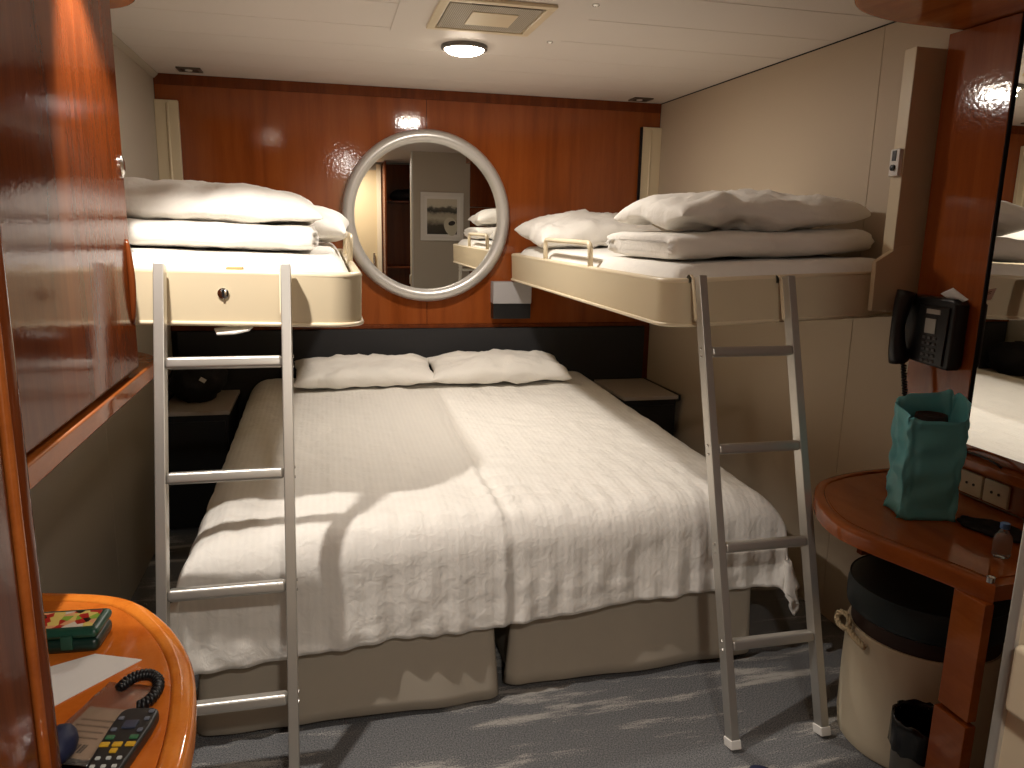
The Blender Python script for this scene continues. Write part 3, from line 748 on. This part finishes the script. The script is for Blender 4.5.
for i in range(4):
    b = B(); prism(b, loc2(*PC, [(-.028, -.035+i*.012), (.02, -.035+i*.012), (.02, -.032+i*.012), (-.028, -.032+i*.012)]), tz+.002, tz+.0023); obj('print_line', b, mat('print_grey', (120, 104, 92), .8), lb)
# coiled black wrist strap
b = B(); pts = []
cc = Vector((.482, -3.005)); nseg = 150
for i in range(nseg+1):
    a = math.radians(-70+235*i/nseg); base = Vector((cc.x+.027*math.cos(a), cc.y+.042*math.sin(a), tz+.012))
    ph = i*.9; rad = Vector((math.cos(a), math.sin(a), 0))
    pts.append(base+.0055*(math.cos(ph)*rad+math.sin(ph)*Vector((0, 0, 1))))
tube(b, pts, .0036, 6)
tag(obj('coiled_strap', b, M_black, None, 'all'), 'black coiled plastic strap curving behind the remote control', 'strap')
# remote control
RC = (.483, -3.155, -.16)
t = thing('remote_control', 'black television remote control with coloured buttons on the amber table', 'remote control', (RC[0], RC[1], tz))
b = B(); prism(b, loc2(*RC, arc(-.012, .088, .014, 90, 180, 5)+[(-.027, .06), (-.022, -.03)]+arc(-.014, -.098, .012, 180, 270, 4)+arc(.014, -.098, .012, 270, 360, 4)+[(.022, -.03), (.027, .06)]+arc(.012, .088, .014, 0, 90, 5)), tz, tz+.018, .005, 3)
obj('body', b, mat('remote_black', (30, 31, 31), .4), t, True)
def button(x, y, w, l, m, name='button'):
    q = loc2(*RC, [(x, y)])[0]; b = B(); t_ = bmesh.new(); box(t_, -w/2, w/2, -l/2, l/2, 0, .003, .0012, 2); merge(b, t_, TR(q[0], q[1], tz+.0175, 0, 0, RC[2])); obj(name, b, m, t, True)
MG, MY, MB_, MN = mat('btn_grey', (104, 108, 120), .5), mat('btn_yellow', (214, 168, 40), .5), mat('btn_blue', (58, 64, 84), .4), mat('btn_green', (58, 110, 74), .5)
MW = mat('btn_white', (196, 200, 196), .5)
button(0, .062, .018, .016, MB_, 'navigation_pad')
for x, y in ((-.017, .076), (.017, .09), (.017, .074), (-.017, .052), (.017, .05)): button(x, y, .007, .006, MG)
for x in (-.015, .015): button(x, .036, .011, .007, MN)
for x in (-.016, 0, .016): button(x, .022, .012, .008, MY)
button(0, .010, .009, .008, MY)
for r_ in range(6):
    for x in (-.013, 0, .013): button(x, -.004-r_*.015, .006, .005, MW)
b = B(); tt = bmesh.new(); bmesh.ops.create_icosphere(tt, subdivisions=3, radius=1)
for v in tt.verts: v.co = Vector((v.co.x*.018*(1+.2*nz(v.co.x*3, v.co.y*3)), v.co.y*.030, (v.co.z+1)*.020*(1+.2*nz(v.co.y*3, v.co.z*3))))
merge(b, tt, TR(.418, -3.12, tz)); t2 = tag(obj('pouch', b, mat('navy_pouch', (30, 36, 66), .6), None, 'all'), 'small navy blue pouch beside the remote control at the wardrobe edge', 'pouch')

# ------------------------------------------------------------------ right: vanity mirror, desk and the things on it
t = thing('vanity_mirror', 'tall wall mirror with cherry side panel and ledge above the desk', 'mirror', (2.55, -2.7, .69))
bx('side_panel', (2.540, W-.001, -2.318, -2.072, .70, 2.0), M_wall, t, .003)
bx('edge_strip', (2.5395, W-.001, -2.3235, -2.3185, .80, 2.0), M_dark, t, .002)
bx('glass', (2.546, W-.001, -3.37, -2.324, .84, 2.0), M_mirror, t, 0)
bx('ledge', (2.505, W-.001, -3.37, -2.24, .785, .812), M_desk, t, .004)
bx('rear_panel', (2.545, W-.001, -3.37, -2.319, .695, .785), M_wall, t, .002)
bx('lower_panel', (2.545, W-.001, -3.37, -2.324, .812, .84), M_wall, t, .002)
out = [(W-.001, -2.105), (2.36, -2.115), (2.22, -2.15), (2.12, -2.21), (2.06, -2.30), (2.04, -2.42), (2.06, -2.9), (2.08, -3.37), (W-.001, -3.37)]
b = B(); prism(b, smooth_outline(out[:7], 5)+out[7:], 2.002, 2.098, .008, 3); obj('canopy', b, M_desk, t, True, label='rounded cherry canopy under the ceiling')

DZ = .69
dco = smooth_outline([(W-.012, -2.085), (2.45, -2.09), (2.31, -2.115), (2.20, -2.165), (2.125, -2.25), (2.065, -2.37), (2.045, -2.47), (2.06, -2.56), (2.092, -2.66), (2.125, -2.76), (2.148, -2.85)], 5)
dout = dco + [(W-.012, -2.83)]
t = thing('desk', 'cherry wooden desk with a curved front on the right-hand wall', 'desk', (2.33, -2.5, 0))
b = B(); prism(b, dout, DZ-.04, DZ-.002, .003); obj('desk_top', b, M_desk, t, True)
b = B(); fi = inset(dout, .03); nd = len(dco); prism(b, fi[:nd-4]+fi[nd-1:], DZ-.006, DZ, 0); obj('top_field', b, M_desk, t, True)
b = B(); n = len(dco); o2 = inset(dout, -.005)[:n]; i2 = inset(dout, .024)[:n]; rows = []
for k_, dz in prf: rows.append([b.verts.new((o2[i][0]*k_+i2[i][0]*(1-k_), o2[i][1]*k_+i2[i][1]*(1-k_), DZ+dz*1.15)) for i in range(n)])
for A, C in zip(rows, rows[1:]):
    for i in range(n-1): b.faces.new((A[i], A[i+1], C[i+1], C[i]))
obj('edge_band', b, M_desk, t, 'all', label='rounded cherry edge band')
bx('leg', (2.125, 2.15, -2.855, -2.768, .362, DZ-.042), M_desk, t, .003)
bx('leg', (2.12, 2.15, -2.857, -2.764, 0, .352), M_desk, t, .003)
bx('rear_bracket', (2.40, W-.01, -2.135, -2.11, .42, DZ-.04), M_red, t, .003)
b = B(); lathe(b, [(.009, 0), (.009, .012), (.004, .014)], (2.15, -2.835, DZ+.001), 14); obj('corner_catch', b, M_chrome, t, True)

# outlets
def outlet(y0, y1, label):
    t = thing('wall_outlet', label, 'socket', (2.54, (y0+y1)/2, .70), group='socket plates above the desk')
    bx('plate', (2.535, 2.5445, y0, y1, .702, .768), M_stool, t, .004)
    for dy in (-.012, .012):
        b = B(); lathe(b, [(.004, 0), (.004, .002)], (2.5352, (y0+y1)/2+dy, .735), 10, mtx=Matrix.Rotation(-pi/2, 4, 'Y')); obj('socket_hole', b, M_black, t)
outlet(-2.412, -2.335, 'cream socket plate above the desk, nearer the teal bag')
outlet(-2.50, -2.418, 'cream socket plate above the desk, nearer the water bottle')
b = B(); tube(b, [(2.52, -2.31-.17*i/12, .812+.004+.012*math.sin(pi*i/12)**.6) for i in range(13)], .0035, 8)
tag(obj('cable', b, M_black, None, 'all'), 'thin black cable arched on the ledge under the wall mirror', 'cable')

# telephone on the side panel
t = thing('wall_telephone', 'black wall telephone with keypad on the cherry panel above the desk', 'telephone', (2.53, -2.17, 1.04))
def face_prism(bm, pts, x0, x1, bev=.004, seg=3):   # pts in (y,z), extruded along x
    t_ = bmesh.new(); prism(t_, [(p[0], p[1]) for p in pts], 0, x1-x0, bev, seg)
    merge(bm, t_, Matrix(((0,0,1,x0),(1,0,0,0),(0,1,0,0),(0,0,0,1))))
b = B(); face_prism(b, [(-2.095, 1.055), (-2.275, 1.045), (-2.285, 1.06), (-2.285, 1.235), (-2.27, 1.25), (-2.11, 1.25), (-2.095, 1.235)], 2.490, 2.5395, .008); obj('base', b, M_black, t, True)
b = B(); face_prism(b, [(-2.155, 1.06), (-2.262, 1.055), (-2.268, 1.225), (-2.155, 1.225)], 2.484, 2.4905, .003); fp = obj('keypad_face', b, mat('phone_face', (24, 24, 26), .3), t, True)
bx('label_window', (2.482, 2.485, -2.238, -2.185, 1.202, 1.216), mat('phone_label', (176, 172, 164), .5), fp, .001)
bx('display', (2.482, 2.485, -2.225, -2.185, 1.145, 1.188), mat('phone_display', (170, 170, 164), .4), fp, .001)
for r_ in range(5):
    for c_ in range(3):
        bx('key', (2.481, 2.485, -2.188-.020*c_-.006, -2.188-.020*c_+.006, 1.132-.017*r_-.004, 1.132-.017*r_+.004), mat('phone_key', (84, 84, 86), .5), fp, .001)
b = B(); pts = [(2.466-.016*math.sin(pi*i/14), -2.115, 1.045+.215*i/14) for i in range(15)]
t_ = bmesh.new(); tube(t_, pts, [.020+.007*abs(math.cos(pi*i/14))**2 for i in range(15)], 14); merge(b, t_); hs = obj('handset', b, M_black, t, 'all')
for z_ in (1.065, 1.24): bx('handset_cup', (2.465, 2.49, -2.135, -2.095, z_-.018, z_+.018), M_black, hs, .006)
b = B(); pts = []
for i in range(70):
    s = i/69; cxp = (2.485, -2.115-.03*s, 1.04-.12*s); a = i*1.35
    pts.append((cxp[0]+.006*math.cos(a), cxp[1]+.006*math.sin(a), cxp[2]))
tube(b, pts, .0035, 6); obj('cord', b, M_black, t, 'all')
b = B(); box(b, -.036, .036, -.0006, .0006, -.026, .026); b.transform(TR(2.500, -2.262, 1.258, -.9, .3, 1.25)); cd_ = obj('note_card', b, M_paper); tag(cd_, 'small white note card tucked above the wall telephone', 'card')
b = B(); box(b, -.026, .01, -.0009, -.0006, .010, .014); box(b, -.026, -.002, -.0009, -.0006, .002, .005); b.transform(TR(2.500, -2.262, 1.258, -.9, .3, 1.25)); obj('print_line', b, MATS['print_grey'], cd_)

# teal carrier bag
t = thing('carrier_bag', 'crumpled teal carrier bag standing open on the desk', 'bag', (2.31, -2.46, DZ))
def bag_mesh():
    b = B(); rows, n = 26, 72; g = []
    rz = -.35; c = Vector((2.305, -2.445))
    for j in range(rows+1):
        q = j/rows; hgt = .30
        ring = []
        for i in range(n):
            a = 2*pi*i/n
            ca, sa = math.cos(a), math.sin(a)
            p_ = .32
            hx = (.072+.006*q)*math.copysign(abs(ca)**p_, ca); hy = (.054+.006*q)*math.copysign(abs(sa)**p_, sa)
            z = hgt*q
            # gusset creases on the short sides, crumple on the faces
            gs = max(0, abs(ca)-.75)/.25; hx -= math.copysign(.016*gs*(1-abs(2*q-1.0)*.5), ca)
            cr_ = .010*nz(ca*2.2, sa*2.2, q*6)+.014*abs(nz(ca*4+4, sa*4, q*7))
            d = Vector((ca, sa)); hx += d.x*cr_; hy += d.y*cr_
            top = .042*q**4*(.6*math.sin(a+.6)+.5*nz(ca*1.5, sa*1.5, 4))
            z += top
            flare = 1+.10*q**3*nz(ca*2+9, sa*2, 2)+(.05 if q < .06 else 0)
            x, y = hx*flare, hy*flare
            ring.append(b.verts.new((c.x+x*math.cos(rz)-y*math.sin(rz), c.y+x*math.sin(rz)+y*math.cos(rz), DZ+.001+max(0, z))))
        g.append(ring)
    for A, C in zip(g, g[1:]):
        for i in range(n): b.faces.new((A[i], A[(i+1) % n], C[(i+1) % n], C[i]))
    b.faces.new(g[0][::-1]); return b
o = obj('sack', bag_mesh(), M_bag, t, 'all'); md = o.modifiers.new('thickness', 'SOLIDIFY'); md.thickness = .0016; md.offset = -1
b = B(); lathe(b, [(.001, 0), (.036, 0), (.041, .02), (.041, .245), (.038, .268), (.034, .268), (.032, .261), (.001, .261)], (2.305, -2.445, DZ+.008), 28); tag(obj('jar', b, M_brown_d, None, True), 'dark brown round jar inside the teal carrier bag', 'jar')
# black cloth pouch, flat on the desk
b = B(); tt = bmesh.new(); bmesh.ops.create_icosphere(tt, subdivisions=4, radius=1)
for v in tt.verts:
    k_ = 1+.25*nz(v.co.x*2.5, v.co.y*2.5, 3); v.co = Vector((v.co.x*.055*k_, v.co.y*.09*k_, (max(v.co.z, -.6)+.6)*.011*(1+.3*nz(v.co.x*6, v.co.y*6))))
merge(b, tt, TR(2.40, -2.60, DZ+.001, 0, 0, .3)); tag(obj('cloth_pouch', b, M_blackf, None, 'all'), 'flat black cloth pouch on the desk beside the teal bag', 'pouch')
# small water bottle
t = thing('water_bottle', 'small clear plastic bottle with a blue cap on the desk', 'bottle', (2.287, -2.727, DZ))
gm = mat('clear_plastic', (214, 226, 232), .08, trans=.9)
b = B(); lathe(b, [(.001, 0), (.017, 0), (.020, .004), (.020, .012), (.0185, .016), (.020, .022), (.020, .042), (.018, .050), (.010, .062), (.0085, .066), (.0085, .072)], (2.287, -2.727, DZ+.001), 24); obj('bottle_body', b, gm, t, True)
b = B(); lathe(b, [(.0105, 0), (.0105, .012), (.009, .013), (.001, .013)], (2.287, -2.727, DZ+.071), 20); obj('cap', b, mat('blue_cap', (70, 104, 150), .4), t, True)

# stool and bin under the desk
SC = Vector((2.364, -2.456, 0))
t = thing('drum_stool', 'cream drum stool with dark teal cushion and rope handle under the desk', 'stool', SC)
b = B(); lathe(b, [(.18, 0), (.192, .012), (.197, .05), (.199, .2), (.197, .345), (.194, .352), (.188, .352)], SC, 56); obj('drum', b, M_stool, t, True)
b = B(); lathe(b, [(.188, .345), (.188, .405)], SC, 56); obj('band', b, M_brown_d, t, True)
b = B(); lathe(b, [(.190, .395), (.203, .405), (.206, .42), (.206, .462), (.200, .482), (.180, .494), (.1, .501), (.001, .503)], SC, 56); obj('cushion', b, M_teal_d, t, True, label='dark teal padded cushion')
b = B(); lathe(b, [(.197, .482), (.203, .485), (.2035, .480)], SC, 56, cap=False); obj('piping', b, M_teal_d, t, True)
def rope(pts, r, closed=False, name='rope_handle'):
    b = B(); n = len(pts); P = [Vector(p) for p in pts]
    for k_ in range(3):            # three twisted strands
        st = []
        for i, p in enumerate(P):
            d = (P[(i+1) % n]-P[i-1]) if closed or 0 < i < n-1 else (P[min(i+1, n-1)]-P[max(i-1, 0)])
            d.normalize(); u = Vector((0, 0, 1)).cross(d); u = u.normalized() if u.length > 1e-3 else Vector((1, 0, 0)); w = d.cross(u)
            ph = i*.55+k_*2*pi/3; st.append(p+r*.55*(math.cos(ph)*u+math.sin(ph)*w))
        tube(b, st, r*.55, 7, closed=closed)
    return obj(name, b, M_rope, t, 'all', label='twisted pale rope handle')
ha = math.radians(163)
rope([(SC.x+.211*math.cos(ha+math.radians(2+.9*i)), SC.y+.211*math.sin(ha+math.radians(2+.9*i)), .343-.0006*i) for i in range(26)], .0085)
hc = Vector((SC.x+.222*math.cos(ha), SC.y+.222*math.sin(ha), .362)); tg = Vector((-math.sin(ha+.5), math.cos(ha+.5), 0))
rope([hc+.022*(math.cos(2*pi*i/34)*tg+math.sin(2*pi*i/34)*Vector((0, 0, 1))) for i in range(34)], .0075, True, 'rope_ring')

BC = Vector((2.186, -2.684, 0))
t = thing('waste_bin', 'steel waste bin lined with a black bag beside the drum stool', 'bin', BC)
b = B(); lathe(b, [(.060, 0), (.062, .004), (.074, .235), (.071, .235), (.058, .01), (.001, .01)], BC, 36); obj('bin_body', b, M_steel, t, True)
b = B(); n = 60; g = []
for j, (r, z) in enumerate([(.0755, .165), (.0765, .19), (.0775, .225), (.077, .246), (.073, .25), (.069, .240), (.062, .20), (.056, .12), (.045, .05), (.001, .03)]):
    ring = []
    for i in range(n):
        a = 2*pi*i/n; k_ = 1+.05*nz(math.cos(a)*4, math.sin(a)*4, z*9)+.06*nz(math.cos(a)*9, math.sin(a)*9, z*26)+.05*abs(nz(math.cos(a)*17, math.sin(a)*17, z*40))
        ring.append(b.verts.new((BC.x+r*max(k_, 1.0 if j < 4 else .8)*math.cos(a), BC.y+r*max(k_, 1.0 if j < 4 else .8)*math.sin(a), z+(.012*nz(math.cos(a)*3, math.sin(a)*3, 2) if j < 5 else .01*nz(math.cos(a)*5, math.sin(a)*5, j)))))
    g.append(ring)
for A, C in zip(g, g[1:]):
    for i in range(n): b.faces.new((A[i], A[(i+1) % n], C[(i+1) % n], C[i]))
obj('bin_liner', b, M_binbag, t, 'all', label='crinkled black bin liner')

# something navy on the carpet, at the lower edge of the view
b = B(); tt = bmesh.new(); bmesh.ops.create_icosphere(tt, subdivisions=3, radius=1)
for v in tt.verts: v.co = Vector((v.co.x*.035, v.co.y*.05, (max(v.co.z, -.5)+.5)*.012))
merge(b, tt, TR(1.865, -2.52, .0005, 0, 0, .5)); tag(obj('fabric_scrap', b, MATS['navy_pouch'], None, 'all'), 'small navy fabric scrap on the carpet in front of the right-hand ladder', 'fabric')

# wall switch on the bathroom partition
b = B(); box(b, 1.552, 1.5695, -3.50, -3.418, .86, .95, .008, 3); tag(obj('switch_plate', b, M_stool, None, True), 'rounded cream plate on the bathroom partition at the right edge', 'switch')

# framed photograph on the partition (seen in the round mirror)
t = thing('framed_picture', 'white framed beach photograph reflected in the round mirror', 'picture', (1.855, -3.40, 1.28))
x0, x1, z0, z1 = 1.650, 2.062, 1.282, 1.732; y0 = -3.402
b = B()
for d in ((x0, x1, z0, z0+.035), (x0, x1, z1-.035, z1), (x0, x0+.035, z0+.035, z1-.035), (x1-.035, x1, z0+.035, z1-.035)): box(b, d[0], d[1], y0, y0+.025, d[2], d[3], .003)
obj('frame', b, M_white, t, True)
bx('mat_board', (x0+.035, x1-.035, y0, y0+.008, z0+.035, z1-.035), M_paper, t, 0)
pmx = bpy.data.materials.new('photo_print'); pmx.use_nodes = True; k = NT(pmx)
geo = k.add('ShaderNodeNewGeometry'); sx = k.add('ShaderNodeSeparateXYZ'); k.l.new(geo.outputs['Position'], sx.inputs[0])
mr = k.add('ShaderNodeMapRange'); mr.inputs[1].default_value = 1.34; mr.inputs[2].default_value = 1.675; k.l.new(sx.outputs[2], mr.inputs[0])
nq = k.add('ShaderNodeTexNoise'); nq.inputs['Scale'].default_value = 22; nq.inputs['Detail'].default_value = 6; k.l.new(geo.outputs['Position'], nq.inputs['Vector'])
ma = k.add('ShaderNodeMath', operation='MULTIPLY_ADD'); ma.inputs[1].default_value = .22; k.l.new(nq.outputs['Fac'], ma.inputs[0]); k.l.new(mr.outputs[0], ma.inputs[2])
cr = k.add('ShaderNodeValToRGB'); e = cr.color_ramp.elements; e[0].position = .1; e[0].color = srgb(46, 40, 30); e[1].position = 1; e[1].color = srgb(214, 206, 184)
for p_, c_ in ((.35, (70, 62, 46)), (.55, (190, 182, 160)), (.68, (170, 162, 142)), (.76, (58, 54, 44)), (.84, (96, 92, 78)), (.9, (206, 200, 180))): q = e.new(p_); q.color = srgb(*c_)
k.l.new(ma.outputs[0], cr.inputs[0]); k.l.new(cr.outputs[0], k.b.inputs['Base Color'])
ph = bx('photo_print', (x0+.062, x1-.062, y0+.008, y0+.009, z0+.06, z1-.06), pmx, t, 0)
b = B(); prism(b, [(.062*math.cos(2*pi*i/32)*(1+.1*math.sin(2*pi*i/32)), .088*math.sin(2*pi*i/32)) for i in range(32)], 0, .001); b.transform(TR(1.94, y0+.0102, 1.415, pi/2, 0, 0) @ Matrix.Rotation(.25, 4, 'Z')); obj('boat_print', b, mat('boat_pale', (206, 200, 178), .6), ph)
b = B(); prism(b, [(.034*math.cos(2*pi*i/20), .022*math.sin(2*pi*i/20)) for i in range(20)], 0, .001); b.transform(TR(1.95, y0+.0112, 1.447, pi/2, 0, 0) @ Matrix.Rotation(.25, 4, 'Z')); obj('boat_shadow_print', b, mat('boat_dark', (44, 38, 28), .6), ph)

# open closet at the end of the passage (seen in the round mirror)
t = thing('open_closet', 'open dark cherry closet with a shelf beside the entrance door', 'closet', (1.63, -4.8, 0))
bx('back_panel', (1.42, 1.88, -4.99, -4.975, 0, 2.09), M_red, t)
bx('side_panel', (1.40, 1.42, -4.99, -4.55, 0, 2.09), M_red, t); bx('side_panel', (1.88, 1.90, -4.99, -4.55, 0, 2.09), M_red, t)
bx('shelf', (1.42, 1.88, -4.97, -4.57, 1.66, 1.68), M_darkwood, t); bx('shelf', (1.42, 1.88, -4.97, -4.57, .95, .97), M_red, t)
b = B(); tt = bmesh.new(); bmesh.ops.create_icosphere(tt, subdivisions=3, radius=1)
for v in tt.verts: v.co = Vector((v.co.x*.17, v.co.y*.14, (max(v.co.z, -.7)+.7)*.075*(1+.3*nz(v.co.x*3, v.co.y*3))))
merge(b, tt, TR(1.64, -4.77, 1.681)); tag(obj('dark_bag', b, M_blackf, None, 'all'), 'dark bag lying on the closet shelf, seen in the round mirror', 'bag')
